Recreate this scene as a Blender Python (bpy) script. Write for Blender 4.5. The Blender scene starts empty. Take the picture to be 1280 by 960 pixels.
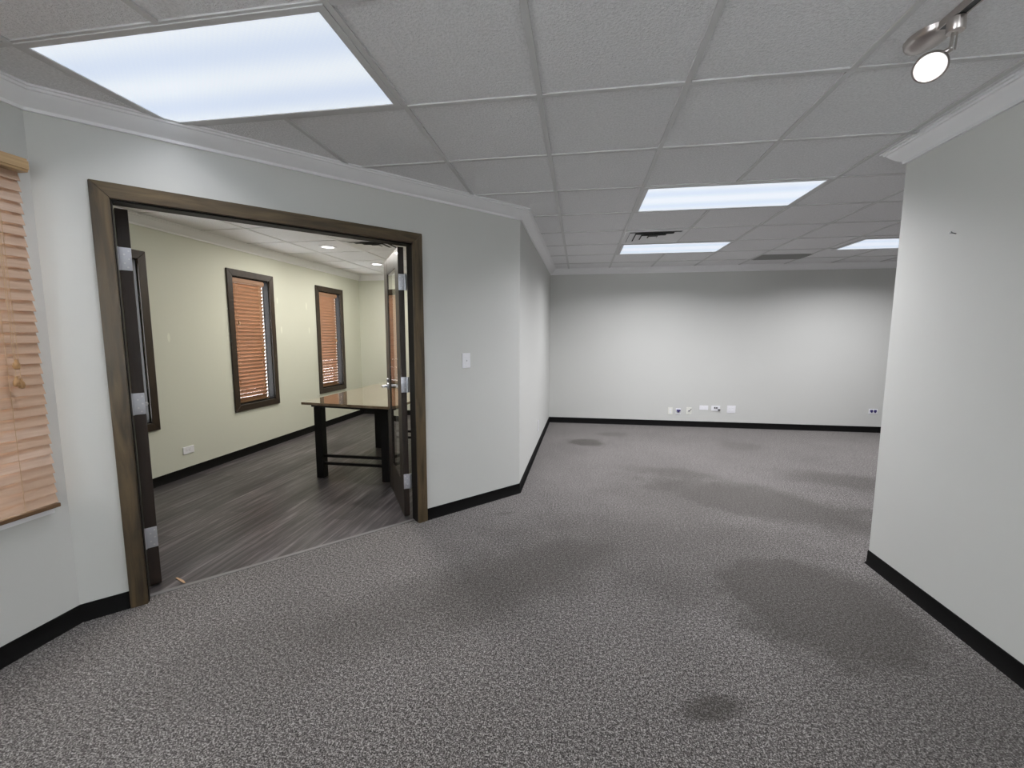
import bpy, bmesh, math, random
from mathutils import Matrix, Vector
random.seed(4)
S = bpy.context.scene
COL = S.collection
PI = math.pi

# ------------------------------------------------------------------ materials
def mat(name):
    m = bpy.data.materials.new(name); m.use_nodes = True
    nt = m.node_tree
    return m, nt, nt.nodes['Principled BSDF'], nt.nodes, nt.links

def setp(b, col=None, rough=None, metal=None, spec=None, coat=None):
    if col is not None: b.inputs['Base Color'].default_value = (*col, 1)
    if rough is not None: b.inputs['Roughness'].default_value = rough
    if metal is not None: b.inputs['Metallic'].default_value = metal
    if spec is not None: b.inputs['Specular IOR Level'].default_value = spec
    if coat is not None: b.inputs['Coat Weight'].default_value = coat

def plain(name, col, rough=.5, metal=0, spec=.5, coat=0):
    m, nt, b, N, L = mat(name); setp(b, col, rough, metal, spec, coat); return m

def coords(N, L, scale=(1, 1, 1), rot=(0, 0, 0), kind='Object'):
    tc = N.new('ShaderNodeTexCoord'); mp = N.new('ShaderNodeMapping')
    mp.inputs['Scale'].default_value = scale; mp.inputs['Rotation'].default_value = rot
    L.new(tc.outputs[kind], mp.inputs[0]); return mp.outputs[0]

def noise(N, L, vec, scale, detail=3, rough=.55, dist=0):
    n = N.new('ShaderNodeTexNoise'); n.inputs['Scale'].default_value = scale
    n.inputs['Detail'].default_value = detail; n.inputs['Roughness'].default_value = rough
    n.inputs['Distortion'].default_value = dist
    L.new(vec, n.inputs['Vector']); return n.outputs['Fac']

def ramp(N, L, fac, stops):
    r = N.new('ShaderNodeValToRGB'); e = r.color_ramp.elements
    while len(e) < len(stops): e.new(.5)
    for k, (p, c) in enumerate(stops):
        e[k].position = p; e[k].color = (*c, 1)
    L.new(fac, r.inputs[0]); return r.outputs[0]

def bump(N, L, b, h, strength, dist=.002):
    n = N.new('ShaderNodeBump'); n.inputs['Strength'].default_value = strength
    n.inputs['Distance'].default_value = dist
    L.new(h, n.inputs['Height']); L.new(n.outputs[0], b.inputs['Normal'])

def math_(N, L, op, a, b=None, clamp=False):
    n = N.new('ShaderNodeMath'); n.operation = op; n.use_clamp = clamp
    for k, v in enumerate((a, b)):
        if v is None: continue
        if isinstance(v, (int, float)): n.inputs[k].default_value = v
        else: L.new(v, n.inputs[k])
    return n.outputs[0]

def mixc(N, L, fac, a, b, mode='MIX'):
    n = N.new('ShaderNodeMix'); n.data_type = 'RGBA'; n.blend_type = mode
    for s, v in ((n.inputs[0], fac), (n.inputs[6], a), (n.inputs[7], b)):
        if isinstance(v, (int, float)): s.default_value = v
        elif isinstance(v, tuple): s.default_value = (*v, 1)
        else: L.new(v, s)
    return n.outputs[2]

def blob(N, L, vec, c, r, soft, rot=0, wob=None):
    """soft-edged elliptical stain, 1 inside, 0 outside"""
    mp = N.new('ShaderNodeMapping'); mp.vector_type = 'TEXTURE'
    mp.inputs['Location'].default_value = (c[0], c[1], c[2] if len(c) > 2 else 0)
    mp.inputs['Rotation'].default_value = (0, 0, rot)
    mp.inputs['Scale'].default_value = (r[0], r[1], r[2] if len(r) > 2 else 1)
    L.new(vec, mp.inputs[0])
    ln = N.new('ShaderNodeVectorMath'); ln.operation = 'LENGTH'; L.new(mp.outputs[0], ln.inputs[0])
    d = ln.outputs['Value']
    if wob is not None: d = math_(N, L, 'ADD', d, wob)
    mr = N.new('ShaderNodeMapRange'); mr.interpolation_type = 'SMOOTHSTEP'
    mr.inputs[1].default_value = 1 - soft; mr.inputs[2].default_value = 1 + soft
    mr.inputs[3].default_value = 1; mr.inputs[4].default_value = 0
    L.new(d, mr.inputs[0]); return mr.outputs[0]

def paint(name, col, patches=()):
    m, nt, b, N, L = mat(name); setp(b, col, .62, 0, .3)
    v = coords(N, L)
    n1 = noise(N, L, v, 1.3, 2)
    c = mixc(N, L, n1, tuple(x * .975 for x in col), tuple(min(1, x * 1.02) for x in col))
    for p, r in patches:
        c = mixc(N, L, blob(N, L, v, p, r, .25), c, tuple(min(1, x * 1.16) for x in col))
    L.new(c, b.inputs['Base Color'])
    bump(N, L, b, noise(N, L, v, 170, 2), .12, .001)
    return m

def wood(name, dark, light, scale, rough, coat=0.0, bumpy=.1, stops=(.3, .7)):
    m, nt, b, N, L = mat(name); setp(b, dark, rough, 0, .5, coat)
    v = coords(N, L, scale)
    n = noise(N, L, v, 1, 5, .6, .6)
    L.new(ramp(N, L, n, [(stops[0], dark), (stops[1], light)]), b.inputs['Base Color'])
    bump(N, L, b, n, bumpy, .001)
    return m

M = {}
M['wall'] = paint('wall_paint', (.612, .615, .592))
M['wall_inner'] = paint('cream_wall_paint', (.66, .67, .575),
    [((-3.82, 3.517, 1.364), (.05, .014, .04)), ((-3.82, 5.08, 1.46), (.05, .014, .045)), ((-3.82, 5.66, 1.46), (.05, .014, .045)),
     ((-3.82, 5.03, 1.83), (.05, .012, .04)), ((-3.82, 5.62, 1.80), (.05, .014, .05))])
M['trim_white'] = plain('white_trim_paint', (.86, .86, .87), .4)
M['base'] = plain('black_rubber', (.0045, .0042, .0042), .65, 0, .12)
M['tbar'] = plain('grid_metal', (.60, .60, .60), .5)
M['tbar_pale'] = plain('pale_grid_metal', (.72, .72, .72), .5)
M['plate'] = plain('white_plastic', (.85, .85, .88), .35)
M['plate_cream'] = plain('ivory_plastic', (.80, .80, .74), .35)
M['socket'] = plain('socket_grey_plastic', (.55, .55, .58), .4)
M['black'] = plain('black_plastic', (.02, .02, .022), .4)
M['blue'] = plain('blue_plastic', (.05, .04, .16), .4)
M['steel'] = plain('satin_steel', (.62, .63, .68), .38, .85)
M['nickel'] = plain('brushed_nickel', (.55, .51, .49), .30, 1)
M['screw'] = plain('screw_steel', (.80, .80, .82), .3, .6)
M['leg'] = plain('black_table_paint', (.006, .0055, .0055), .5, 0, .25)
M['cord'] = plain('tan_cord', (.52, .36, .22), .8)
M['white_cord'] = plain('white_cord', (.8, .8, .82), .7)
M['bead'] = wood('bead_wood', (.30, .16, .06), (.50, .30, .14), (60, 60, 30), .35)
M['door'] = wood('espresso_door_wood', (.013, .008, .006), (.032, .019, .013), (30, 30, 2.2), .42, .05, .08)
M['jamb'] = plain('dark_jamb_wood', (.007, .0055, .005), .55, 0, .22)
M['casing_v'] = wood('door_casing_wood_upright', (.030, .019, .009), (.135, .094, .046), (22, 22, 2.4), .36, .3, .15)
M['casing_h'] = wood('door_casing_wood_head', (.030, .019, .009), (.135, .094, .046), (2.4, 22, 22), .36, .3, .15)
M['win_casing'] = wood('window_casing_wood', (.015, .009, .005), (.040, .023, .013), (20, 20, 4), .42, .1, .08)
M['slat_in'] = wood('blind_wood', (.29, .155, .088), (.39, .222, .132), (2, 5, 60), .45, .1, .05)
M['slat_out'] = wood('pale_blind_wood', (.46, .31, .215), (.56, .395, .285), (2, 5, 60), .45, .1, .05)
M['valance'] = wood('valance_wood', (.42, .27, .13), (.58, .40, .21), (4, 4, 80), .4, .2, .05)
M['bottom_rail'] = wood('bottom_rail_wood', (.10, .05, .02), (.20, .11, .05), (4, 4, 80), .4, .2, .05)
M['threshold'] = plain('grey_vinyl_strip', (.20, .195, .195), .35)
M['chip'] = plain('raw_wood', (.55, .36, .22), .7)
M['duct_shade'] = plain('painted_duct_shade', (.05, .05, .05), .8)  # shade inside the vents, put into a dark colour
M['vent_metal'] = plain('vent_enamel', (.72, .72, .73), .4)
M['vent_grey'] = plain('return_grille_grey', (.34, .34, .33), .6)

def tabletop_mat():
    m, nt, b, N, L = mat('polished_table_wood'); setp(b, (.16, .10, .06), .07, 0, .6, .8)
    b.inputs['Coat Roughness'].default_value = .05
    v = coords(N, L, (14, 1.2, 14))
    n = noise(N, L, v, 1, 5, .6, .4)
    L.new(ramp(N, L, n, [(.3, (.13, .085, .05)), (.7, (.26, .185, .12))]), b.inputs['Base Color'])
    return m
M['tabletop'] = tabletop_mat()

def ceiling_mat(name, col):
    m, nt, b, N, L = mat(name); setp(b, col, .9, 0, .2)
    v = coords(N, L)
    n = noise(N, L, v, 95, 3, .6)
    n2 = noise(N, L, v, 330, 2, .6)
    h = math_(N, L, 'ADD', n, math_(N, L, 'MULTIPLY', n2, .5))
    L.new(ramp(N, L, n, [(.33, tuple(x * .87 for x in col)), (.62, col)]), b.inputs['Base Color'])
    bump(N, L, b, h, 1.0, .006)
    return m
M['tile'] = ceiling_mat('acoustic_tile', (.87, .87, .88))
M['tile_inner'] = M['tile']

def carpet_mat():
    m, nt, b, N, L = mat('loop_carpet'); setp(b, (.15, .14, .13), .95, 0, .1); b.inputs['Sheen Weight'].default_value = .22; b.inputs['Sheen Roughness'].default_value = .45; b.inputs['Sheen Tint'].default_value = (.9, .86, .83, 1)
    v = coords(N, L)
    n1 = noise(N, L, v, 190, 2, .7)
    n2 = noise(N, L, v, 75, 2, .5)
    n3 = noise(N, L, v, 1.6, 4, .6)
    f = math_(N, L, 'ADD', math_(N, L, 'MULTIPLY', n1, .72), math_(N, L, 'MULTIPLY', n2, .28))
    c = ramp(N, L, f, [(.37, (.014, .012, .011)), (.5, (.108, .099, .096)), (.61, (.43, .41, .395))])
    c = mixc(N, L, 1.0, c, ramp(N, L, n3, [(.3, (.86, .86, .86)), (.7, (1.05, 1.05, 1.05))]), 'MULTIPLY')
    w = math_(N, L, 'MULTIPLY', math_(N, L, 'SUBTRACT', noise(N, L, v, 3.2, 4, .65), .5), 1.1)
    # traffic wear and spills, each where the photograph shows it
    stains = [((.10, 5.62), (.20, .20), .35, 0, .55), ((.50, 6.15), (.22, .13), .5, 0, .30), ((2.0, 5.75), (.25, .22), .5, 0, .26),
              ((.6, 2.95), (1.1, .42), .6, .1, .30), ((1.45, 3.78), (.95, .40), .4, -.42, .44), ((.95, 4.45), (.42, .18), .5, -.25, .34), ((.85, 3.7), (.6, .6), .6, 0, .26), ((2.6, 4.45), (.55, .25), .5, -.3, .36),
              ((-.25, 2.42), (.85, .30), .6, .70, .42), ((1.22, 2.32), (.48, .50), .3, -.1, .50), ((.60, 2.5), (.45, .3), .6, .1, .26), ((1.5, 1.75), (.5, .3), .6, 0, .24),
              ((.52, 1.57), (.12, .050), .5, .35, .5), ((-.95, 1.85), (.45, .22), .7, .75, .26), ((1.3, 1.35), (.55, .4), .6, 0, .16), ((-1.35, 1.62), (.5, .25), .7, .8, .14), ((-.55, 3.2), (.08, .03), .6, .4, .3), ((1.05, 3.165), (.85, .007), .6, .012, .4)]
    tot = None
    for p, r, s, a, k in stains:
        bl = math_(N, L, 'MULTIPLY', blob(N, L, v, p, r, s, a, w), k * 1.2)
        tot = bl if tot is None else math_(N, L, 'MAXIMUM', tot, bl)
    c = mixc(N, L, tot, c, (.035, .031, .026))
    L.new(c, b.inputs['Base Color'])
    bump(N, L, b, f, .6, .005)
    return m
M['carpet'] = carpet_mat()

def laminate_mat():
    m, nt, b, N, L = mat('grey_plank_floor'); setp(b, (.1, .09, .085), .36, 0, .45)
    v = coords(N, L, (1, 1, 1), (0, 0, PI / 2))
    br = N.new('ShaderNodeTexBrick'); L.new(v, br.inputs['Vector'])
    br.inputs['Scale'].default_value = 1; br.inputs['Brick Width'].default_value = 1.22; br.inputs['Row Height'].default_value = .152
    br.inputs['Mortar Size'].default_value = .0012; br.inputs['Mortar Smooth'].default_value = .1; br.offset = .37
    br.inputs['Color1'].default_value = (.68, .68, .69, 1); br.inputs['Color2'].default_value = (1.25, 1.22, 1.22, 1)
    br.inputs['Mortar'].default_value = (.35, .35, .35, 1)
    g = coords(N, L, (36, 1.6, 1))
    n = noise(N, L, g, 1, 6, .65, .8)
    c = ramp(N, L, n, [(.30, (.026, .023, .024)), (.5, (.072, .066, .069)), (.70, (.20, .188, .194))])
    c = mixc(N, L, 1.0, c, br.outputs['Color'], 'MULTIPLY')
    L.new(c, b.inputs['Base Color'])
    bump(N, L, b, n, .12, .001)
    return m
M['laminate'] = laminate_mat()

def lens_mat():
    m, nt, b, N, L = mat('prismatic_lens'); setp(b, (.8, .82, .85), .3)
    v = coords(N, L, (1, 1, 1))
    w = N.new('ShaderNodeTexWave'); w.wave_type = 'BANDS'; w.bands_direction = 'Y'
    w.inputs['Scale'].default_value = 1.05; w.inputs['Distortion'].default_value = 0; w.inputs['Phase Offset'].default_value = PI * .9
    L.new(v, w.inputs['Vector'])
    tube = ramp(N, L, w.outputs['Fac'], [(0, (.68, .77, .92)), (1, (.84, .90, .97))])
    ch = N.new('ShaderNodeTexChecker'); ch.inputs['Scale'].default_value = 95; L.new(v, ch.inputs['Vector'])
    c = mixc(N, L, math_(N, L, 'MULTIPLY', ch.outputs['Fac'], .06), tube, (.5, .6, .72))
    L.new(c, b.inputs['Emission Color']); b.inputs['Emission Strength'].default_value = .92
    setp(b, (.1, .1, .1), .35)
    return m
M['lens'] = lens_mat()

def emit(name, col, k):
    m, nt, b, N, L = mat(name); setp(b, (.8, .8, .8), .4)
    b.inputs['Emission Color'].default_value = (*col, 1); b.inputs['Emission Strength'].default_value = k
    return m
M['bulb'] = emit('lit_bulb', (1, .97, .95), 14)
M['bulb_ring'] = emit('lit_bulb_rim', (1, .97, .97), .85)
M['down'] = emit('lit_downlight', (1, .97, .95), 5)

def glass():
    m = bpy.data.materials.new('clear_glass'); m.use_nodes = True
    nt = m.node_tree; N, L = nt.nodes, nt.links
    for n in list(N):
        if n.type == 'BSDF_PRINCIPLED': N.remove(n)
    t = N.new('ShaderNodeBsdfTransparent'); t.inputs[0].default_value = (.93, .95, .94, 1)
    g = N.new('ShaderNodeBsdfGlossy'); g.inputs['Roughness'].default_value = .0; g.inputs[0].default_value = (1, 1, 1, 1)
    f = N.new('ShaderNodeFresnel'); f.inputs[0].default_value = 1.5
    ge = N.new('ShaderNodeNewGeometry')                  # the rear surface of the pane only transmits
    k = math_(N, L, 'MULTIPLY', f.outputs[0], math_(N, L, 'SUBTRACT', 1.0, ge.outputs['Backfacing']))
    k = math_(N, L, 'DIVIDE', math_(N, L, 'MULTIPLY', k, 2.0), math_(N, L, 'ADD', k, 1.0))   # both faces of the pane reflect
    x = N.new('ShaderNodeMixShader'); L.new(k, x.inputs[0]); L.new(t.outputs[0], x.inputs[1]); L.new(g.outputs[0], x.inputs[2])
    L.new(x.outputs[0], N['Material Output'].inputs[0]); return m
M['glass'] = glass()

# ------------------------------------------------------------------ mesh helpers
class MB:
    def __init__(s): s.bm = bmesh.new()
    def _merge(s, t, mtx):
        me = bpy.data.meshes.new('t'); t.to_mesh(me); t.free()
        if mtx is not None: me.transform(mtx)
        s.bm.from_mesh(me); bpy.data.meshes.remove(me)
    def box(s, x0, x1, y0, y1, z0, z1, bev=0, mtx=None):
        t = bmesh.new(); bmesh.ops.create_cube(t, size=1)
        for v in t.verts:
            v.co = Vector(((x0 + x1) / 2 + v.co.x * (x1 - x0), (y0 + y1) / 2 + v.co.y * (y1 - y0), (z0 + z1) / 2 + v.co.z * (z1 - z0)))
        if bev: bmesh.ops.bevel(t, geom=t.edges[:], offset=bev, segments=2, affect='EDGES', profile=.6)
        s._merge(t, mtx); return s
    def cyl(s, p, q, r, r2=None, seg=20, mtx=None):
        p, q = Vector(p), Vector(q); d = q - p
        t = bmesh.new(); bmesh.ops.create_cone(t, cap_ends=True, segments=seg, radius1=r, radius2=r if r2 is None else r2, depth=d.length)
        k = Matrix.Translation((p + q) / 2) @ d.to_track_quat('Z', 'Y').to_matrix().to_4x4()
        s._merge(t, k if mtx is None else mtx @ k); return s
    def lathe(s, prof, seg=32, mtx=None, sx=1, sy=1):
        t = bmesh.new(); rings = []
        for r, z in prof:
            if r < 1e-6: rings.append([t.verts.new((0, 0, z))])
            else: rings.append([t.verts.new((r * sx * math.cos(2 * PI * k / seg), r * sy * math.sin(2 * PI * k / seg), z)) for k in range(seg)])
        for a, b in zip(rings, rings[1:]):
            for k in range(seg):
                k2 = (k + 1) % seg
                if len(a) == 1 and len(b) == 1: continue
                if len(a) == 1: t.faces.new((a[0], b[k2], b[k]))
                elif len(b) == 1: t.faces.new((a[k], a[k2], b[0]))
                else: t.faces.new((a[k], a[k2], b[k2], b[k]))
        s._merge(t, mtx); return s
    def tube(s, pts, r, seg=8):
        for a, b in zip(pts, pts[1:]): s.cyl(a, b, r, seg=seg)
        return s
    def prism(s, poly, z0, z1):
        t = bmesh.new()
        lo = [t.verts.new((x, y, z0)) for x, y in poly]; hi = [t.verts.new((x, y, z1)) for x, y in poly]
        n = len(poly); t.faces.new(lo[::-1]); t.faces.new(hi)
        for k in range(n): t.faces.new((lo[k], lo[(k + 1) % n], hi[(k + 1) % n], hi[k]))
        s._merge(t, None); return s
    def sweep(s, path, prof, z=0):
        """profile (offset to the left of travel, height) swept along a mitred polyline, ends capped"""
        P = [Vector(p) for p in path]; n = len(P)
        t = bmesh.new(); rings = []
        for k in range(n):
            a = (P[k] - P[k - 1]).normalized() if k else None
            b = (P[k + 1] - P[k]).normalized() if k < n - 1 else None
            na = Vector((-a.y, a.x)) if a is not None else None
            nb = Vector((-b.y, b.x)) if b is not None else None
            if na is None: m = nb
            elif nb is None: m = na
            else:
                m = (na + nb); m = m / m.dot(na)
            rings.append([t.verts.new((P[k].x + m.x * o, P[k].y + m.y * o, z + h)) for o, h in prof])
        c = len(prof)
        for a, b in zip(rings, rings[1:]):
            for k in range(c): t.faces.new((a[k], a[(k + 1) % c], b[(k + 1) % c], b[k]))
        t.faces.new(rings[0][::-1]); t.faces.new(rings[-1])
        s._merge(t, None); return s
    def build(s, name, m, parent=None, smooth=False, label=None):
        bmesh.ops.recalc_face_normals(s.bm, faces=s.bm.faces[:])
        me = bpy.data.meshes.new(name); s.bm.to_mesh(me); s.bm.free()
        me.materials.append(m)
        if smooth:
            for p in me.polygons: p.use_smooth = True
            me.set_sharp_from_angle(angle=math.radians(38))
        o = bpy.data.objects.new(name, me); COL.objects.link(o)
        if parent is not None: o.parent = parent
        if label: o['label'] = label
        return o

def tag(o, label, cat, group=None, kind=None):
    o['label'] = label; o['category'] = cat
    if group: o['group'] = group
    if kind: o['kind'] = kind
    return o

def empty(name, loc=(0, 0, 0), rz=0):
    o = bpy.data.objects.new(name, None); COL.objects.link(o)
    o.empty_display_size = .05
    o.location = loc; o.rotation_euler = (0, 0, rz); return o

def copy_tree(o, parent=None):
    c = o.copy(); COL.objects.link(c)
    if parent is not None: c.parent = parent
    for ch in [x for x in bpy.data.objects if x.parent == o]: copy_tree(ch, c)
    return c

# ------------------------------------------------------------------ plan
HC = 2.42                                     # ceiling height
A = Vector((-2.367, 1.603)); B = Vector((-.510, 3.659))
C3 = Vector((-.478, 6.89)); WT = .13
D = (B - A).normalized(); NR = Vector((D.y, -D.x)); ANG = math.atan2(D.y, D.x); LW = (B - A).length
def wl(s, y):                                 # angled wall frame: s along the wall, y into the meeting room
    p = A + D * s - NR * y; return (p.x, p.y)
XW = -2.367; XR = 1.765; YR = 2.81; YB = -3.2; XE = 6.4
IX, IY = -3.82, 7.11                          # meeting room window wall and end wall
room = [(XW, YB), (XR, YB), (XR, YR), (XE, YR), (XE, C3.y), tuple(C3), tuple(B), tuple(A)]
inner_r = C3.x - .12
k_ = (inner_r - wl(0, WT)[0]) / D.x
inner = [(IX, 1.48), wl(-.17, WT), (inner_r, wl(0, WT)[1] + D.y * k_), (inner_r, IY), (IX, IY)]
inner[1] = (wl(-.17, WT)[0], 1.48)
inner.insert(2, wl(-.155, WT))

# floors
SL, SR = .240, 1.815                          # rough opening
carpet = room[:-1] + [wl(SR, 0), wl(SR, .05), wl(SL, .05), wl(SL, 0), tuple(A)]
tag(MB().prism(carpet, -.06, 0).build('floor', M['carpet']), 'grey speckled loop carpet with dark traffic stains', 'floor', kind='structure')
lam = [inner[0], inner[1], inner[2], wl(SL, WT), wl(SL, .05), wl(SR, .05), wl(SR, WT)] + inner[3:]
tag(MB().prism(lam, -.06, 0).build('floor_meeting_room', M['laminate']), 'dark grey wood-look plank floor of the room beyond the double doorway', 'floor', kind='structure')
tag(MB().prism([wl(SL + .005, .05), wl(SR - .005, .05), wl(SR - .005, .078), wl(SL + .005, .078)], 0, .004).build('trim_1', M['threshold']),
    'thin grey transition strip between carpet and plank floor', 'trim', kind='structure')

# ceilings with their grids
def clip(poly, axis, c):
    """segments of the line coordinate[axis] = c inside a polygon"""
    hits = []
    for (p, q) in zip(poly, poly[1:] + poly[:1]):
        if (p[axis] - c) * (q[axis] - c) < 0:
            f = (c - p[axis]) / (q[axis] - p[axis]); hits.append(p[1 - axis] + f * (q[1 - axis] - p[1 - axis]))
    hits.sort(); return list(zip(hits[::2], hits[1::2]))
def ceiling(name, poly, xs, ys, m, label, skip=(), gm='tbar'):
    c = MB().prism(poly, HC, HC + .08).build(name, m)
    tag(c, label, 'ceiling', kind='structure')
    g = MB(); w = .012; zb = HC - .007
    for x in xs:
        for a, b in clip(poly, 0, x):
            for (p, q) in cut(a, b, [(s[2], s[3]) for s in skip if s[0] < x < s[1]]): g.box(x - w, x + w, p, q, zb, HC + .002)
    for y in ys:
        for a, b in clip(poly, 1, y):
            for (p, q) in cut(a, b, [(s[0], s[1]) for s in skip if s[2] < y < s[3]]): g.box(p, q, y - w, y + w, zb + .001, HC + .002)
    g.build('ceiling_grid', M[gm], c)
def cut(a, b, holes):
    segs = [(a, b)]
    for h0, h1 in holes:
        out = []
        for p, q in segs:
            if h1 <= p or h0 >= q: out.append((p, q)); continue
            if h0 > p: out.append((p, h0))
            if h1 < q: out.append((h1, q))
        segs = out
    return segs
PX, PY, X0, Y0 = .6096, .626, -.194, 1.985
gx = [X0 + PX * i for i in range(-4, 12)]; gy = [Y0 + PY * j for j in range(-9, 8)]
LIGHTS = [(-1.415, 1.663), (1.025, 3.548), (1.040, 5.437), (3.55, 5.525)]
lskip = [(x - .6, x + .6, y - .30, y + .30) for x, y in LIGHTS]
ceiling('ceiling', room, gx, gy, M['tile'], 'white textured tile ceiling in a metal grid above the carpeted room', lskip)
ix = [-3.24, -2.63, -2.02, -1.41, -.80]; iy = [2.04 + .61 * k for k in range(9)]
ceiling('ceiling_meeting_room', inner, ix, iy, M['tile_inner'], 'tile ceiling of the room beyond the double doorway', [(-2.60, -2.05, 4.51, 5.06)], 'tbar_pale')

# walls
def wall(name, mb, m, label): return tag(mb.build(name, m), label, 'wall', kind='structure')
W1 = (.62, 1.50, .604, 2.06)                   # window opening in the left wall: y0 y1 z0 z1
def holed(x0, x1, y0, y1, holes, top=HC):
    mb = MB(); y = y0
    for (a, b, z0, z1) in holes:
        mb.box(x0, x1, y, a, 0, top); mb.box(x0, x1, a, b, 0, z0); mb.box(x0, x1, a, b, z1, top); y = b
    mb.box(x0, x1, y, y1, 0, top); return mb
W_ADDED = (-2.9, -.6, .60, 2.10)  # added window opening, out of view, brings daylight to the right wall
wall('wall_left', holed(XW - .10, XW, YB, 1.603, [W_ADDED, W1]), M['wall'], 'pale wall behind the big wooden window blind')
WIN = [2.985, 4.592, 6.195]; WH = .288; WZ = (.595, 2.045)
wall('wall_meeting_room_left', holed(IX - .16, IX, 1.38, IY + .1, [(c - WH, c + WH, *WZ) for c in WIN]), M['wall_inner'], 'cream wall with three narrow windows in the room beyond the doorway')
wall('wall_meeting_room_back', MB().box(IX, inner_r, IY, IY + .1, 0, HC), M['wall_inner'], 'cream end wall of the room beyond the doorway')
wall('wall_meeting_room_near', MB().box(IX, XW - .10, 1.38, 1.48, 0, HC), M['wall_inner'], 'cream near wall of the room beyond the doorway')
# door wall: room face in the grey paint, meeting room face in the cream paint
def door_wall(y0, y1, l0):
    mb = MB()
    for poly, z0, z1 in (([wl(l0, y0), wl(SL, y0), wl(SL, y1), wl(l0 - (y1 - y0) * .9, y1)], 0, HC),
                         ([wl(SR, y0), wl(LW - y0 * .45, y0), wl(LW - y1 * .45, y1), wl(SR, y1)], 0, HC),
                         ([wl(SL, y0), wl(SR, y0), wl(SR, y1), wl(SL, y1)], 2.035, HC)):
        mb.prism(poly, z0, z1)
    return mb
wall('wall_doorway', door_wall(0, .06, 0), M['wall'], 'angled pale wall holding the wide double doorway')
wall('wall_doorway_rear', door_wall(.06, WT, -.05), M['wall_inner'], 'cream rear face of the angled doorway wall')
wall('wall_side', MB().prism([tuple(B), tuple(C3), (C3.x - .06, C3.y), (B.x - .06, B.y - .03)], 0, HC), M['wall'], 'short pale side wall between doorway wall and far wall')
wall('wall_side_rear', MB().prism([(B.x - .06, B.y - .02), (C3.x - .06, C3.y), (C3.x - .06, IY), (inner_r, IY), (inner_r, inner[3][1])], 0, HC), M['wall_inner'], 'cream rear face of the short side wall')
wall('wall_back', MB().box(C3.x, XE + .1, C3.y, C3.y + .1, 0, HC), M['wall'], 'pale far wall with a row of low outlets')
wall('wall_right', MB().box(XR, XR + .13, YB, YR, 0, HC), M['wall'], 'pale wall ending in an outside corner beside the carpet')
wall('wall_far_right', MB().box(XE, XE + .1, YR - .1, C3.y, 0, HC), M['wall'], 'pale wall closing the far room out of sight')
wall('wall_hall', MB().box(XR + .13, XE, YR - .1, YR, 0, HC), M['wall'], 'pale wall behind the outside corner')
RW_ADDED = [(.1, 1.4, .75, 2.2)]  # added opening in the rear wall to admit daylight
rw = MB(); a, b, z0, z1 = RW_ADDED[0]
rw.box(XW - .1, a, YB - .1, YB, 0, HC).box(b, XR + .13, YB - .1, YB, 0, HC).box(a, b, YB - .1, YB, 0, z0).box(a, b, YB - .1, YB, z1, HC)
wall('wall_rear', rw, M['wall'], 'pale wall behind the viewer with an added window for daylight')

# crown moulding and base
CROWN = [(0, 0), (0, -.085), (.012, -.085), (.014, -.072), (.022, -.066), (.036, -.056), (.052, -.040), (.063, -.026), (.066, -.020), (.074, -.018), (.076, -.009), (.088, -.008), (.088, 0)]
CROWN = [(o + .0005, h) for o, h in CROWN]
def crown(name, path, label): tag(MB().sweep(path, CROWN, HC - .0005).build(name, M['trim_white'], smooth=True), label, 'crown moulding', kind='structure')
crown('trim_2', [(XE, C3.y), tuple(C3), tuple(B), tuple(A), (XW, YB)], 'white crown moulding along the window, doorway and far walls')
crown('trim_3', [(XR, YB), (XR, YR), (XE, YR)], 'white crown moulding wrapping the outside corner of the right wall')
crown('trim_4', [inner[3], (inner_r, IY), (IX, IY), (IX, 1.48)], 'white crown moulding in the room beyond the doorway')
BASE = [(.0005, .0), (.014, .0), (.012, .004), (.006, .014), (.004, .098), (.0005, .101)]
BASE = [(o, h * .86) for o, h in BASE]
def base(name, path, label): tag(MB().sweep(path, BASE, .0005).build(name, M['base'], smooth=True), label, 'baseboard', kind='structure')
base('baseboard_left', [wl(.18, 0), tuple(A), (XW, YB)], 'black rubber baseboard under the big window blind and left of the door casing')
base('baseboard_back', [(XE, C3.y), tuple(C3), tuple(B), wl(1.862, 0)], 'black rubber baseboard from the door casing round to the far wall')
base('baseboard_right', [(XR, YB), (XR, YR), (XE, YR)], 'black rubber baseboard under the wall with the outside corner')
base('baseboard_meeting_room', [inner[3], (inner_r, IY), (IX, IY), (IX, 1.48)], 'black baseboard in the room beyond the doorway')

# ------------------------------------------------------------------ doorway: casing, jambs, leaves
F = empty('trim_5', (A.x, A.y, 0), ANG); tag(F, 'brown stained wood casing around the wide double doorway', 'door casing', kind='structure')
c0, c1, c2, c3, t0, t1 = .180, .250, 1.786, 1.860, 2.020, 2.092
def mitre(pts, y0, y1):
    t = MB(); bm = bmesh.new()
    f = [bm.verts.new((x, y0, z)) for x, z in pts]; r = [bm.verts.new((x, y1, z)) for x, z in pts]
    n = len(pts); bm.faces.new(f); bm.faces.new(r[::-1])
    for k in range(n): bm.faces.new((f[k], r[k], r[(k + 1) % n], f[(k + 1) % n]))
    bmesh.ops.recalc_face_normals(bm, faces=bm.faces[:])
    bmesh.ops.bevel(bm, geom=bm.edges[:], offset=.003, segments=2, affect='EDGES')
    t._merge(bm, None); return t
mitre([(c0, 0), (c1, 0), (c1, t0), (c0, t1)], -.020, -.0005).build('casing_side', M['casing_v'], F)
mitre([(c2, 0), (c3, 0), (c3, t1), (c2, t0)], -.020, -.0005).build('casing_side', M['casing_v'], F)
mitre([(c0, t1), (c1, t0), (c2, t0), (c3, t1)], -.020, -.0005).build('casing_head', M['casing_h'], F)
MB().box(SL - .014, .2545, -.0004, .085, .001, 2.03).box(SL - .014, SL - .006, .085, .137, .001, 2.035).build('jamb', M['jamb'], F)
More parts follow.
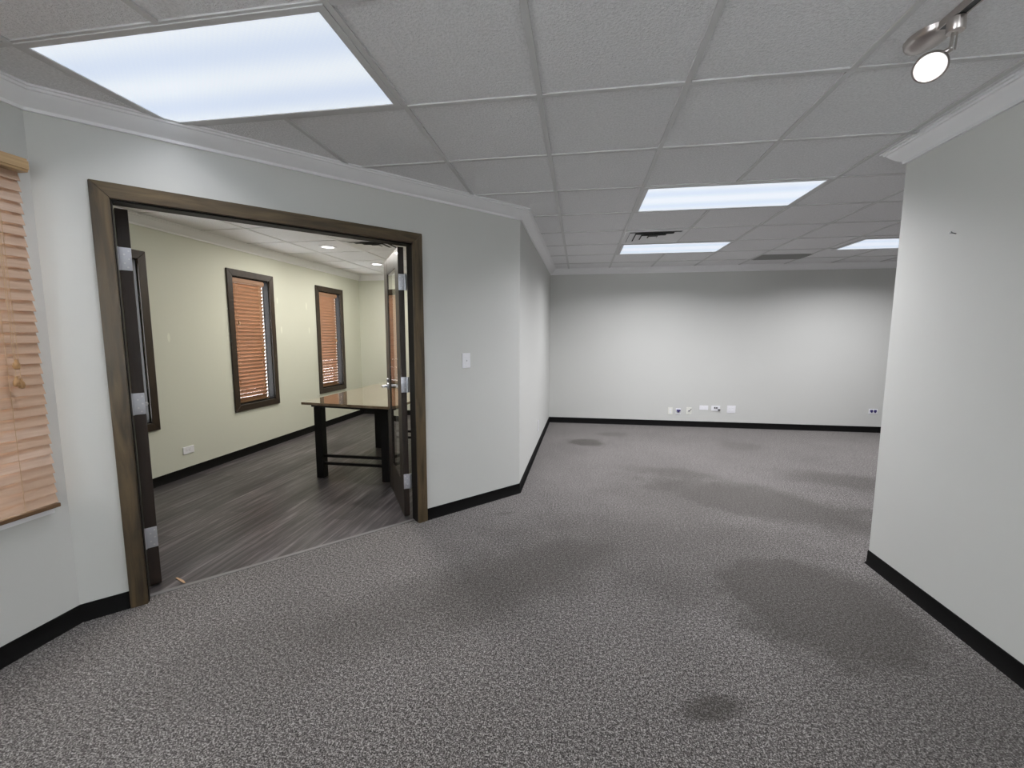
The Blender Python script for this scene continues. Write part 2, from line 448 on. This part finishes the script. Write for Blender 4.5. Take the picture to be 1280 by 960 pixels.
MB().box(1.788, SR + .002, -.0004, .085, .001, 2.03).box(SR - .003, SR + .002, .085, .137, .001, 2.035).build('jamb', M['jamb'], F)
MB().box(.2545, 1.788, -.0004, .085, 2.012, 2.034).box(.2545, 1.788, .085, .137, 2.030, 2.036).build('head_jamb', M['jamb'], F)

def leaf(name, s, y, ang, side, label, gy, thick):
    """local x = from hinge edge to latch edge, local y = thickness (side = +1 / -1), hinge edge at x = 0"""
    w, th, h0, h1 = .772, thick * side, .010, 2.018
    E = empty(name, (*wl(s, y), 0), ANG + ang); tag(E, label, 'door', kind='structure')
    y0, y1 = min(0, th), max(0, th)
    st, rt, rb = .155, .112, .245
    MB().box(0, st, y0, y1, h0, h1, .003).box(w - st - .03, w, y0, y1, h0, h1, .003).box(st, w - st - .03, y0 + .001, y1 - .001, h0, h0 + rb, .002).box(st, w - st - .03, y0 + .001, y1 - .001, h1 - rt, h1, .002).build('leaf_frame', M['door'], E)
    gx0, gx1, gz0, gz1 = st, w - st - .03, h0 + rb, h1 - rt
    bead = MB()
    for (p0, p1) in ((y0 + .002, gy - .0035), (gy + .0035, y1 - .002)):
        bead.box(gx0, gx0 + .012, p0, p1, gz0, gz1).box(gx1 - .012, gx1, p0, p1, gz0, gz1).box(gx0, gx1, p0, p1, gz0, gz0 + .012).box(gx0, gx1, p0, p1, gz1 - .012, gz1)
    bead.build('glazing_bead', M['door'], E)
    ym = (y0 + y1) / 2
    MB().box(gx0, gx1, gy - .003, gy + .003, gz0, gz1).build('glass_pane', M['glass'], E)
    # lever handle on each face
    hz = .94; hx = w - .065
    for sg, f in ((-1, y0), (1, y1)):
        MB().cyl((hx, f, hz), (hx, f + sg * .010, hz), .032, seg=28).cyl((hx, f + sg * .010, hz), (hx, f + sg * .052, hz), .011, seg=16).tube([(hx, f + sg * .050, hz), (hx - .05, f + sg * .054, hz), (hx - .115, f + sg * .048, hz + .004)], .0095, 12).cyl((hx, f, hz + .055), (hx, f + sg * .012, hz + .055), .015, seg=18).build('lever_handle', M['steel'], E, True, 'satin steel lever handle')
    MB().box(w, w + .002, ym - .012, ym + .012, hz - .05, hz + .05).build('latch_plate', M['steel'], E)
    return E, y0, y1
def hinges(E, y0, y1, kx, jamb_pts):
    for z in (.282, 1.022, 1.770):
        hg = MB().box(-.0028, .0, y0 + .001, y1 - .001, z - .057, z + .057, .0008).cyl((-.006, kx, z - .058), (-.006, kx, z + .058), .0075, seg=14)
        o = hg.build('hinge', M['steel'], E, True, 'bright steel butt hinge')
        sc = MB()
        for dy, dz in ((.012, .04), (.030, .022), (.012, .0), (.030, -.022), (.018, -.042)):
            yy = y0 + dy if kx > (y0 + y1) / 2 else y1 - dy
            sc.cyl((-.0045, yy, z + dz), (-.0028, yy, z + dz), .0042, seg=12)
        sc.build('hinge_screw', M['screw'], o)
# left leaf: local x from wall frame (-sin a, cos a); thickness to the right of it
E1, a0, a1 = leaf('door_1', .253, .162, PI / 2 + math.radians(6), -1, 'dark wood glazed door leaf swung open, its hinge edge seen beside the lighter left door casing', -.026, .052)
hinges(E1, a0, a1, a1 + .004, None)
E2, b0, b1 = leaf('door_2', 1.750, .150, PI / 2 - math.radians(15.4), -1, 'dark wood glazed door leaf with steel lever standing open before the conference table', -.0095, .042)
hinges(E2, b0, b1, b0 - .006, None)
jl = MB()
for z in (.282, 1.022, 1.770): jl.box(1.797, SR - .003, .139, .1415, z - .057, z + .057)
jl.build('hinge_leaf', M['steel'], F)

# ------------------------------------------------------------------ windows and blinds
def tassel(x, y, z, par, ang=0):
    MB().lathe([(0, .03), (.005, .028), (.006, .018), (.010, .012), (.012, .0), (.010, -.010), (.004, -.014), (0, -.014)], 14, Matrix.Translation((x, y, z)) @ Matrix.Rotation(ang, 4, 'Y')).build('tassel', M['bead'], par, True)
def blind(name, loc, y0, y1, ztop, zbot, pitch, tilt, sm, label, vx, vm, pull, val_over=.0, ladders=3):
    """local: x = out of the wall into the room, y along the window, z up"""
    E = empty(name, loc, 0); tag(E, label, 'window blind', 'wooden slatted window blinds')
    vh = .055
    MB().box(-.025, vx, y0 - val_over, y1 + val_over, ztop - vh, ztop, .004).box(vx - .003, vx + .006, y0 - val_over, y1 + val_over, ztop - vh + .010, ztop - .010, .002).build('valance', vm, E)
    sl = MB(); z = ztop - vh - .012; n = 0; rng = random.Random(name + str(loc))
    while z > zbot + .035:
        tl = tilt + rng.uniform(-.03, .03)
        mt = Matrix.Translation((0, 0, z)) @ Matrix.Rotation(tl, 4, 'Y')
        sl.box(-.0255, .0255, y0 + .004 + rng.uniform(-.0015, .0015), y1 - .004 + rng.uniform(-.0015, .0015), -.001, .001, 0, mt)
        z -= pitch
    sl.build('slat_panel', sm, E)
    MB().box(-.022, .022, y0 + .004, y1 - .004, zbot, zbot + .018, .004).build('bottom_rail', M['bottom_rail'], E)
    lc = MB(); hx = .0255 * abs(math.cos(tilt)) + .0035
    for k in range(ladders):
        yy = y0 + (y1 - y0) * (.14 + .72 * k / max(1, ladders - 1))
        for xx in (-hx, hx): lc.cyl((xx, yy, zbot + .015), (xx, yy, ztop - vh), .0011, seg=6)
    lc.build('ladder_cord', M['cord'], E)
    pc = MB()
    for (yy, ze, x) in pull: pc.cyl((x, yy, ztop - vh), (x, yy, ze + .03), .0012, seg=6)
    pcu = pc.build('pull_cord', M['cord'], E)
    for (yy, ze, x) in pull: tassel(x, yy, ze, pcu)
    return E
# big blind over the left window (outside mounted)
wn = empty('window_1', (XW, 0, 0)); tag(wn, 'bright window behind the big pale wooden blind', 'window', kind='structure')
a, b, z0, z1 = W1
def frame_box(y0, y1, z0, z1, x0, x1, w):
    return MB().box(x0, x1, y0, y0 + w, z0, z1).box(x0, x1, y1 - w, y1, z0, z1).box(x0, x1, y0 + w, y1 - w, z0, z0 + w).box(x0, x1, y0 + w, y1 - w, z1 - w, z1)
frame_box(a, b, z0, z1, -.085, -.045, .04).build('window_frame', M['trim_white'], wn)
MB().box(-.068, -.062, a + .04, b - .04, z0 + .04, z1 - .04).build('window_pane', M['glass'], wn)
MB().box(-.0995, .030, a - .02, b + .03, z0 - .02, z0 - .0005).build('window_sill', M['trim_white'], wn)
blind('window_blind', (XW + .036, 0, 0), .66, 1.542, 2.112, .612, .0448, math.radians(71), M['slat_out'], 'big pale wooden slatted blind on the window wall nearest the door casing', .040,
      M['valance'], [(1.431, 1.255, .040), (1.425, 1.185, .040), (1.440, 1.175, .040)], .006)
MB
# three meeting room windows with dark casings
def inner_window(n, yc, label, blabel, pulls, tilt):
    w = empty('window_%d' % n, (IX, yc, 0)); tag(w, label, 'window', kind='structure')
    h = WH; z0, z1 = WZ; cw = .072
    cs = MB()
    for q in ([(-h - cw, z0 - cw), (h + cw, z0 - cw), (h, z0), (-h, z0)], [(-h - cw, z1 + cw), (h + cw, z1 + cw), (h, z1), (-h, z1)],
              [(-h - cw, z0 - cw), (-h, z0), (-h, z1), (-h - cw, z1 + cw)], [(h + cw, z0 - cw), (h, z0), (h, z1), (h + cw, z1 + cw)]):
        bm = bmesh.new(); f = [bm.verts.new((.020, y, z)) for y, z in q]; r = [bm.verts.new((.0005, y, z)) for y, z in q]
        bm.faces.new(f); bm.faces.new(r[::-1])
        for k in range(4): bm.faces.new((f[k], r[k], r[(k + 1) % 4], f[(k + 1) % 4]))
        bmesh.ops.recalc_face_normals(bm, faces=bm.faces[:]); bmesh.ops.bevel(bm, geom=bm.edges[:], offset=.002, segments=1, affect='EDGES')
        cs._merge(bm, None)
    cs.build('window_casing', M['win_casing'], w)
    frame_box(-h, h, z0, z1, -.155, .0, .010).build('window_reveal', M['jamb'], w)
    frame_box(-h + .01, h - .01, z0 + .01, z1 - .01, -.120, -.074, .012).build('window_frame', M['trim_white'], w)
    MB().box(-.084, -.078, -h + .022, h - .022, z0 + .022, z1 - .022).build('window_pane', M['glass'], w)
    blind('window_blind', (IX - .045, yc, 0), -h + .014, h - .060, z1 - .012, z0 + .016, .0425, math.radians(tilt), M['slat_in'], blabel, .030, M['slat_in'], pulls, 0, 2)
inner_window(2, WIN[0], 'narrow dark-framed window half hidden by the open door leaf', 'wooden blind in the narrow window half hidden by the open door leaf', [(.20, 1.2, .036)], -60)
inner_window(3, WIN[1], 'narrow dark-framed window above the wall socket side of the plank floor, fully visible', 'reddish wooden blind in the fully visible narrow window left of the table', [(.16, 1.22, .036), (.145, 1.19, .036), (-.20, 1.52, .036)], -61.5)
inner_window(4, WIN[2], 'narrow dark-framed window just above the far side of the conference table', 'orange wooden blind in the window just behind the conference table', [(.17, 1.3, .036)], -59.5)
# unseen rear window, added to bring daylight in from behind the viewer
wn = empty('window_5', (0, YB, 0)); tag(wn, 'unseen wide window added for daylight in the wall behind the viewer', 'window', kind='structure')
a, b, z0, z1 = RW_ADDED[0]
fr = MB().box(a, b, -.09, -.04, z0, z0 + .05).box(a, b, -.09, -.04, z1 - .05, z1)
for x in (a, (a + b) / 2 - .025, b - .05): fr.box(x, x + .05, -.09, -.04, z0 + .05, z1 - .05)
fr.build('window_frame', M['trim_white'], wn)
MB().box(a + .05, b - .05, -.068, -.062, z0 + .05, z1 - .05).build('window_pane', M['glass'], wn)

wn = empty('window_6', (XW, 0, 0)); tag(wn, 'unseen uncovered window added for daylight in the left wall, behind the viewer', 'window', kind='structure')  # added, unseen: lets sky light onto the right wall and ceiling
a, b, z0, z1 = W_ADDED
fr = frame_box(a, b, z0, z1, -.085, -.045, .04); fr.box(-.085, -.045, (a + b) / 2 - .02, (a + b) / 2 + .02, z0 + .04, z1 - .04)
fr.build('window_frame', M['trim_white'], wn)
MB().box(-.068, -.062, a + .04, b - .04, z0 + .04, z1 - .04).build('window_pane', M['glass'], wn)

# ------------------------------------------------------------------ ceiling fixtures
def area(name, sx, sy, power, spread, parent, z, col=(.97, .965, 1)):
    l = bpy.data.lights.new(name, 'AREA'); l.shape = 'RECTANGLE'; l.size = sx; l.size_y = sy; l.energy = power; l.color = col; l.spread = spread
    o = bpy.data.objects.new(name, l); COL.objects.link(o); o.parent = parent; o.location = (0, 0, z); return o
LAMP_W = 30
def troffer(x, y, label, power, spread, hx=.600, hy=.305):
    E = empty('ceiling_light', (x, y, HC)); tag(E, label, 'ceiling light', 'flat panel lights in the ceiling grid')
    f = MB(); lx, ly = hx - .030, hy - .026
    f.box(-hx, hx, -hy, -ly, -.010, -.0005).box(-hx, hx, ly, hy, -.010, -.0005).box(-hx, -lx, -ly, ly, -.010, -.0005).box(lx, hx, -ly, ly, -.010, -.0005)
    f.build('frame', M['tbar'], E)
    MB().box(-lx, lx, -ly, ly, -.006, -.0005).build('diffuser', M['lens'], E)
    area('lamp', 2 * lx - .02, 2 * ly - .02, power, math.radians(spread), E, -.012)
    return E
troffer(*LIGHTS[0], 'large lit ceiling panel right in front of the double doorway', 7, 125)
troffer(*LIGHTS[1], 'lit ceiling panel in mid room, on the near side of the square air diffuser', 38, 147)
troffer(*LIGHTS[2], 'lit ceiling panel between the square air diffuser and the far wall', 41, 154)
troffer(*LIGHTS[3], 'lit ceiling panel partly hidden behind the outside corner of the right wall', 41, 154)

def diffuser_vent(x, y, label, half=.295):
    E = empty('ceiling_vent', (x, y, HC)); tag(E, label, 'air vent', 'square louvred ceiling air vents')
    MB().box(-half + .03, half - .03, -half + .03, half - .03, -.004, -.0006).build('duct_shade_sheet', M['duct_shade'], E)  # solid sheet without a hole, coloured dark for the duct's shade
    frame = MB().box(-half, half, -half, -half + .045, -.012, -.0005, .002).box(-half, half, half - .045, half, -.012, -.0005, .002).box(-half, -half + .045, -half + .045, half - .045, -.012, -.0005, .002).box(half - .045, half, -half + .045, half - .045, -.012, -.0005, .002)
    frame.build('frame', M['vent_metal'], E)
    for r0, r1 in ((.248, .190), (.182, .124), (.116, .050)):
        bm = bmesh.new()
        q = []
        for r, z in ((r0, -.019), (r1, -.006), (r1 + .003, -.005), (r0 + .003, -.021)):
            q.append([bm.verts.new((sx * r, sy * r, z)) for sx, sy in ((-1, -1), (1, -1), (1, 1), (-1, 1))])
        for a_, b_ in zip(q, q[1:] + q[:1]):
            for k in range(4): bm.faces.new((a_[k], a_[(k + 1) % 4], b_[(k + 1) % 4], b_[k]))
        t = MB(); t._merge(bm, None); t.build('louver', M['vent_metal'], E)
    MB().box(-.040, .040, -.040, .040, -.014, -.011).build('center_plate', M['vent_metal'], E)
    return E
diffuser_vent(X0 + PX * 1.5, Y0 + PY * 4.5, 'square louvred air diffuser in the ceiling of the carpeted room')
diffuser_vent(-2.325, 4.785, 'square louvred air diffuser seen through the doorway, above the conference table', .28)
V = empty('ceiling_vent', (2.565, 6.23, HC)); tag(V, 'flat dark grey return grille in the ceiling close to the far wall', 'air vent')
MB().box(-.305, .305, -.17, .17, -.009, -.0005).build('frame', M['vent_grey'], V)
g = MB()
for k in range(24): g.box(-.285, .285, -.150 + k * .0128, -.1455 + k * .0128, -.014, -.009)
g.build('grille', M['vent_grey'], V)

def spot(name, loc, aim, power, ang, parent, col=(1, .95, .9), r=.03):
    l = bpy.data.lights.new(name, 'SPOT'); l.energy = power; l.spot_size = ang; l.spot_blend = .6; l.color = col; l.shadow_soft_size = r
    o = bpy.data.objects.new(name, l); COL.objects.link(o); o.parent = parent; o.location = loc
    o.rotation_euler = Vector(aim).to_track_quat('-Z', 'Y').to_euler(); return o
DOWN_W = 15.5
def downlight(x, y, label):
    E = empty('recessed_downlight', (x, y, HC)); tag(E, label, 'downlight', 'recessed downlights in the room beyond the doorway')
    MB().lathe([(.066, -.0005), (.098, -.0005), (.098, -.006), (.092, -.010), (.074, -.010), (.066, -.004)], 36).build('trim_ring', M['plate'], E, True)
    MB().lathe([(0, -.004), (.0655, -.004), (.0655, -.0006), (0, -.0006)], 36).build('lamp_lens', M['down'], E, True)
    l = bpy.data.lights.new('lamp', 'AREA'); l.shape = 'DISK'; l.size = .12; l.energy = DOWN_W; l.color = (1, .95, .88)
    o = bpy.data.objects.new('lamp', l); COL.objects.link(o); o.parent = E; o.location = (0, 0, -.012)
downlight(-2.938, 4.787, 'lit round downlight nearest the doorway, in the ceiling over the plank floor')
downlight(-2.931, 6.004, 'lit round downlight by the edge of the open door leaf, nearer the end wall')
downlight(-1.72, 4.787, 'added unseen downlight over the table, hidden behind the open glazed door leaf')  # added lamp out of view, brightens the meeting room
downlight(-1.72, 3.57, 'added unseen downlight just inside the doorway, hidden behind the doorway wall')  # second unseen lamp, also added to lift the meeting room light

# track light
T = empty('track_light', (1.172, 1.70, HC)); tag(T, 'brushed nickel ceiling track light with one lit lamp head', 'track light')
MB().box(-.017, .017, -1.0, .10, -.020, -.0005, .002).box(-.017, -.012, -1.0, .10, -.024, -.020).box(.012, .017, -1.0, .10, -.024, -.020).build('track', M['nickel'], T)
MB().box(-.0115, .0115, -1.0, .098, -.0225, -.0195).build('track_slot', M['black'], T)
MB().lathe([(0, -.034), (.02, -.034), (.046, -.030), (.062, -.022), (.068, -.012), (.068, -.004), (.070, -.0005), (0, -.0005)], 40, Matrix.Translation((0, .125, 0)), .82, 1.12).build('canopy', M['nickel'], T, True)
MB().lathe([(0, -.066), (.021, -.066), (.024, -.062), (.024, -.026), (0, -.026)], 24, Matrix.Translation((0, .002, 0))).build('connector', M['nickel'], T, True)
MB().cyl((-.006, .002, -.066), (-.010, .002, -.118), .0045, seg=12).cyl((.006, .002, -.066), (.004, .002, -.118), .0025, seg=10).build('stem', M['nickel'], T, True)
hd = Vector((-.50, -.58, -.64)).normalized()
fc = Vector((-.070, -.010, -.172))
HM = Matrix.Translation(fc) @ hd.to_track_quat('Z', 'Y').to_matrix().to_4x4()
HMO = MB().lathe([(0, -.085), (.016, -.085), (.020, -.080), (.026, -.050), (.042, -.018), (.046, -.004), (.046, .0), (.041, .0), (.038, -.006)], 36, HM)
HMO.cyl(HM @ Vector((0, 0, -.07)), (-.004, .002, -.112), .008, seg=12)
sh = HMO.build('lamp_shade', M['nickel'], T, True)
MB().lathe([(.028, -.004), (.041, -.002), (.038, -.010), (.028, -.008)], 36, HM).build('lamp_rim', M['bulb_ring'], T, True)
MB().lathe([(0, -.003), (.018, -.004), (.0279, -.007), (.020, -.014), (0, -.014)], 30, HM).build('bulb', M['bulb'], T, True)
spot('lamp', tuple(fc + hd * .01), tuple(hd), 14, math.radians(115), T, (1, .95, .92), .03)

# ------------------------------------------------------------------ wall plates
def wall_plate(name, loc, rz, w, h, label, cat, kind_, m='plate', group=None):
    """local: x along wall, -y out of the wall, z up, centred"""
    E = empty(name, loc, rz); tag(E, label, cat, group)
    MB().box(-w / 2, w / 2, -.007, -.0004, -h / 2, h / 2, .0025).build('cover_plate', M[m], E)
    def duplex(cx, cz, horiz=False):
        for s in (-1, 1):
            o = (cx + s * .020, cz) if horiz else (cx, cz + s * .020)
            r = MB().lathe([(0, -.0015), (.0155, -.0015), (.0165, 0), (0, 0)], 20, Matrix.Translation((o[0], -.007, o[1])) @ Matrix.Rotation(PI / 2, 4, 'X') @ Matrix.Scale(-1, 4, (0, 0, 1)), 1, .85).build('socket', M['plate'], E)
            q = MB()
            for k in (-1, 1):
                if horiz: q.box(o[0] - .004, o[0] + .004, -.0092, -.0085, o[1] + k * .006 - .001, o[1] + k * .006 + .001)
                else: q.box(o[0] + k * .006 - .001, o[0] + k * .006 + .001, -.0092, -.0085, o[1] - .004, o[1] + .004)
            q.build('slot', M['socket'], r)
        MB().cyl((cx, -.0085, cz), (cx, -.007, cz), .003, seg=10).build('screw', M['screw'], E)
    if kind_ == 'duplex': duplex(0, 0)
    if kind_ == 'duplex_h': duplex(0, 0, True)
    if kind_ == 'double': duplex(-.023, 0); duplex(.023, 0)
    if kind_ == 'switch':
        MB().box(-.017, .017, -.010, -.007, -.033, .033, .0015).build('rocker', M['plate'], E)
        MB().box(-.005, .005, -.0125, -.010, -.006, .006, .001).build('toggle', M['socket'], E)
        for zz in (-.048, .048): MB().cyl((0, -.0085, zz), (0, -.007, zz), .003, seg=10).build('screw', M['screw'], E)
    if kind_ == 'blue_plug':
        t = MB().box(-.026, .030, -.030, -.007, .004, .028, .003).box(-.010, .014, -.026, -.007, -.014, .004, .003); t.build('plug', M['blue'], E, False, 'dark blue plug')
    if kind_ == 'cable':
        MB().box(-.015, .015, -.012, -.007, -.012, .012, .002).build('jack', M['socket'], E)
        MB().tube([(-.005, -.012, -.005), (.012, -.03, .012), (.030, -.024, .034)], .004, 8).build('cable', M['black'], E, True)
    if kind_ == 'jacks':
        for k in (-1, 1): MB().box(k * .014 - .009, k * .014 + .009, -.014, -.007, -.002, .020, .002).build('jack', M['black'], E)
        MB().box(.030, .062, -.028, -.007, -.030, -.012, .003).build('plug', M['black'], E, False, 'black plug')
    if kind_ == 'blue_jacks':
        for k in (-1, 1): MB().box(k * .024 - .018, k * .024 + .016, -.016, -.007, -.004, .026, .002).box(k * .024 - .008, k * .024 + .010, -.014, -.007, -.016, -.004, .002).build('jack', M['blue'], E)
    return E
yb = C3.y
go = 'outlet plates low on the far wall'
wall_plate('wall_outlet', (1.398, yb, .240), 0, .066, .108, 'narrow ivory duplex outlet, first of the row low on the far wall', 'outlet', 'duplex', 'plate_cream', go)
wall_plate('data_outlet', (1.515, yb, .235), 0, .074, .092, 'white plate with a dark blue plug, next to the narrow ivory outlet', 'outlet', 'blue_plug', 'plate', go)
wall_plate('data_outlet', (1.672, yb, .248), 0, .074, .108, 'ivory plate with a short dark cable end sticking out', 'outlet', 'cable', 'plate_cream', go)
wall_plate('wall_outlet', (1.886, yb, .300), 0, .128, .070, 'white sideways duplex outlet in the middle of the far wall row', 'outlet', 'duplex_h', 'plate', go)
wall_plate('data_outlet', (2.058, yb, .296), 0, .128, .080, 'white sideways plate with black jacks and a black plug', 'outlet', 'jacks', 'plate', go)
wall_plate('wall_outlet', (2.282, yb, .286), 0, .118, .114, 'wide white double outlet ending the far wall row', 'outlet', 'double', 'plate', go)
wall_plate('data_outlet', (4.205, yb, .308), 0, .112, .074, 'lone white plate with two dark blue jacks beside the outside corner of the right wall', 'outlet', 'blue_jacks', 'plate', go)
wall_plate('wall_outlet', (-.494, 5.21, .285), PI / 2, .072, .135, 'white duplex outlet low on the short side wall', 'outlet', 'duplex')
wall_plate('wall_outlet', (IX, 3.622, .258), PI / 2, .118, .072, 'white sideways outlet low on the cream wall, beyond the doorway', 'outlet', 'duplex_h')
p = wl(2.225, 0)
wall_plate('light_switch', (p[0], p[1], 1.193), ANG, .072, .116, 'white light switch on the angled wall to the right of the doorway', 'light switch', 'switch')

n = empty('wall_nail', (XR, 2.429, 1.872), 0); tag(n, 'small dark nail high on the wall with the outside corner', 'nail')
MB().cyl((0, 0, 0), (-.022, 0, .006), .0022, seg=10).build('shank', M['black'], n)
MB().cyl((-.022, 0, .006), (-.025, 0, .0068), .0055, seg=12).build('nail_head', M['black'], n)
ch = MB().prism([(-.05, -.004), (.045, -.006), (.055, .0), (.02, .007), (-.045, .005)], 0, .004)
cho = ch.build('wood_chip', M['chip']); cho.location = (-2.215, 1.985, .0005); cho.rotation_euler = (0, 0, -.35)
tag(cho, 'thin pale splinter of wood lying on the plank floor by the open door leaf', 'wood chip')

# ------------------------------------------------------------------ conference table
tb = empty('conference_table', (-2.15, 4.6, 0)); tag(tb, 'brown polished conference table with black legs beyond the doorway', 'table')
ox, oy = -2.15, 4.6
top = [(-2.63 - ox, 3.715 - oy), (-1.63 - ox, 3.585 - oy), (-1.60 - ox, 5.52 - oy), (-2.66 - ox, 5.54 - oy)]
MB().prism(top, .728, .752).build('tabletop', M['tabletop'], tb)
ins = [(p[0] * .86, p[1] * .94) for p in top]
MB().prism(ins, .700, .7275).build('apron', M['leg'], tb)
legs = [(-2.49, 3.79), (-1.80, 3.77), (-2.45, 4.94), (-1.80, 4.94)]
for x, y in legs: MB().box(x - ox - .038, x - ox + .038, y - oy - .038, y - oy + .038, 0, .6995, .003).build('leg', M['leg'], tb)
for (p, q) in ((legs[0], legs[1]), (legs[2], legs[3])):
    for z in (.142, .218):
        ya = (p[1] + q[1]) / 2 - oy
        MB().box(p[0] - ox + .0385, q[0] - ox - .0385, ya - .013, ya + .013, z - .013, z + .013, .002).build('stretcher', M['leg'], tb)

# ------------------------------------------------------------------ world, camera, view
w = bpy.data.worlds.new('overcast_sky'); S.world = w; w.use_nodes = True
bg = w.node_tree.nodes['Background']; bg.inputs[0].default_value = (.945, .945, 1, 1); bg.inputs[1].default_value = 11.3

R = ((0.9877835246, 0.1558236555, 0.0016422247), (0.0187122621, -0.1081437889, -0.9939591401), (-0.1547047502, 0.9818471924, -0.1097384662))
cam = bpy.data.cameras.new('camera'); co = bpy.data.objects.new('camera', cam); COL.objects.link(co)
cam.sensor_fit = 'HORIZONTAL'; cam.sensor_width = 36; cam.lens = 538.13 * 36 / 1280; cam.clip_start = .02
m = Matrix(((R[0][0], -R[1][0], -R[2][0], 0), (R[0][1], -R[1][1], -R[2][1], 0), (R[0][2], -R[1][2], -R[2][2], 1.38), (0, 0, 0, 1)))
co.matrix_world = m
S.camera = co
S.view_settings.view_transform = 'Standard'; S.view_settings.look = 'None'
S.view_settings.exposure = 0; S.view_settings.gamma = 1; S.view_settings.use_curve_mapping = False
S.cycles.max_bounces = 10; S.cycles.diffuse_bounces = 6; S.cycles.glossy_bounces = 4; S.cycles.transparent_max_bounces = 12
S.cycles.sample_clamp_indirect = 6
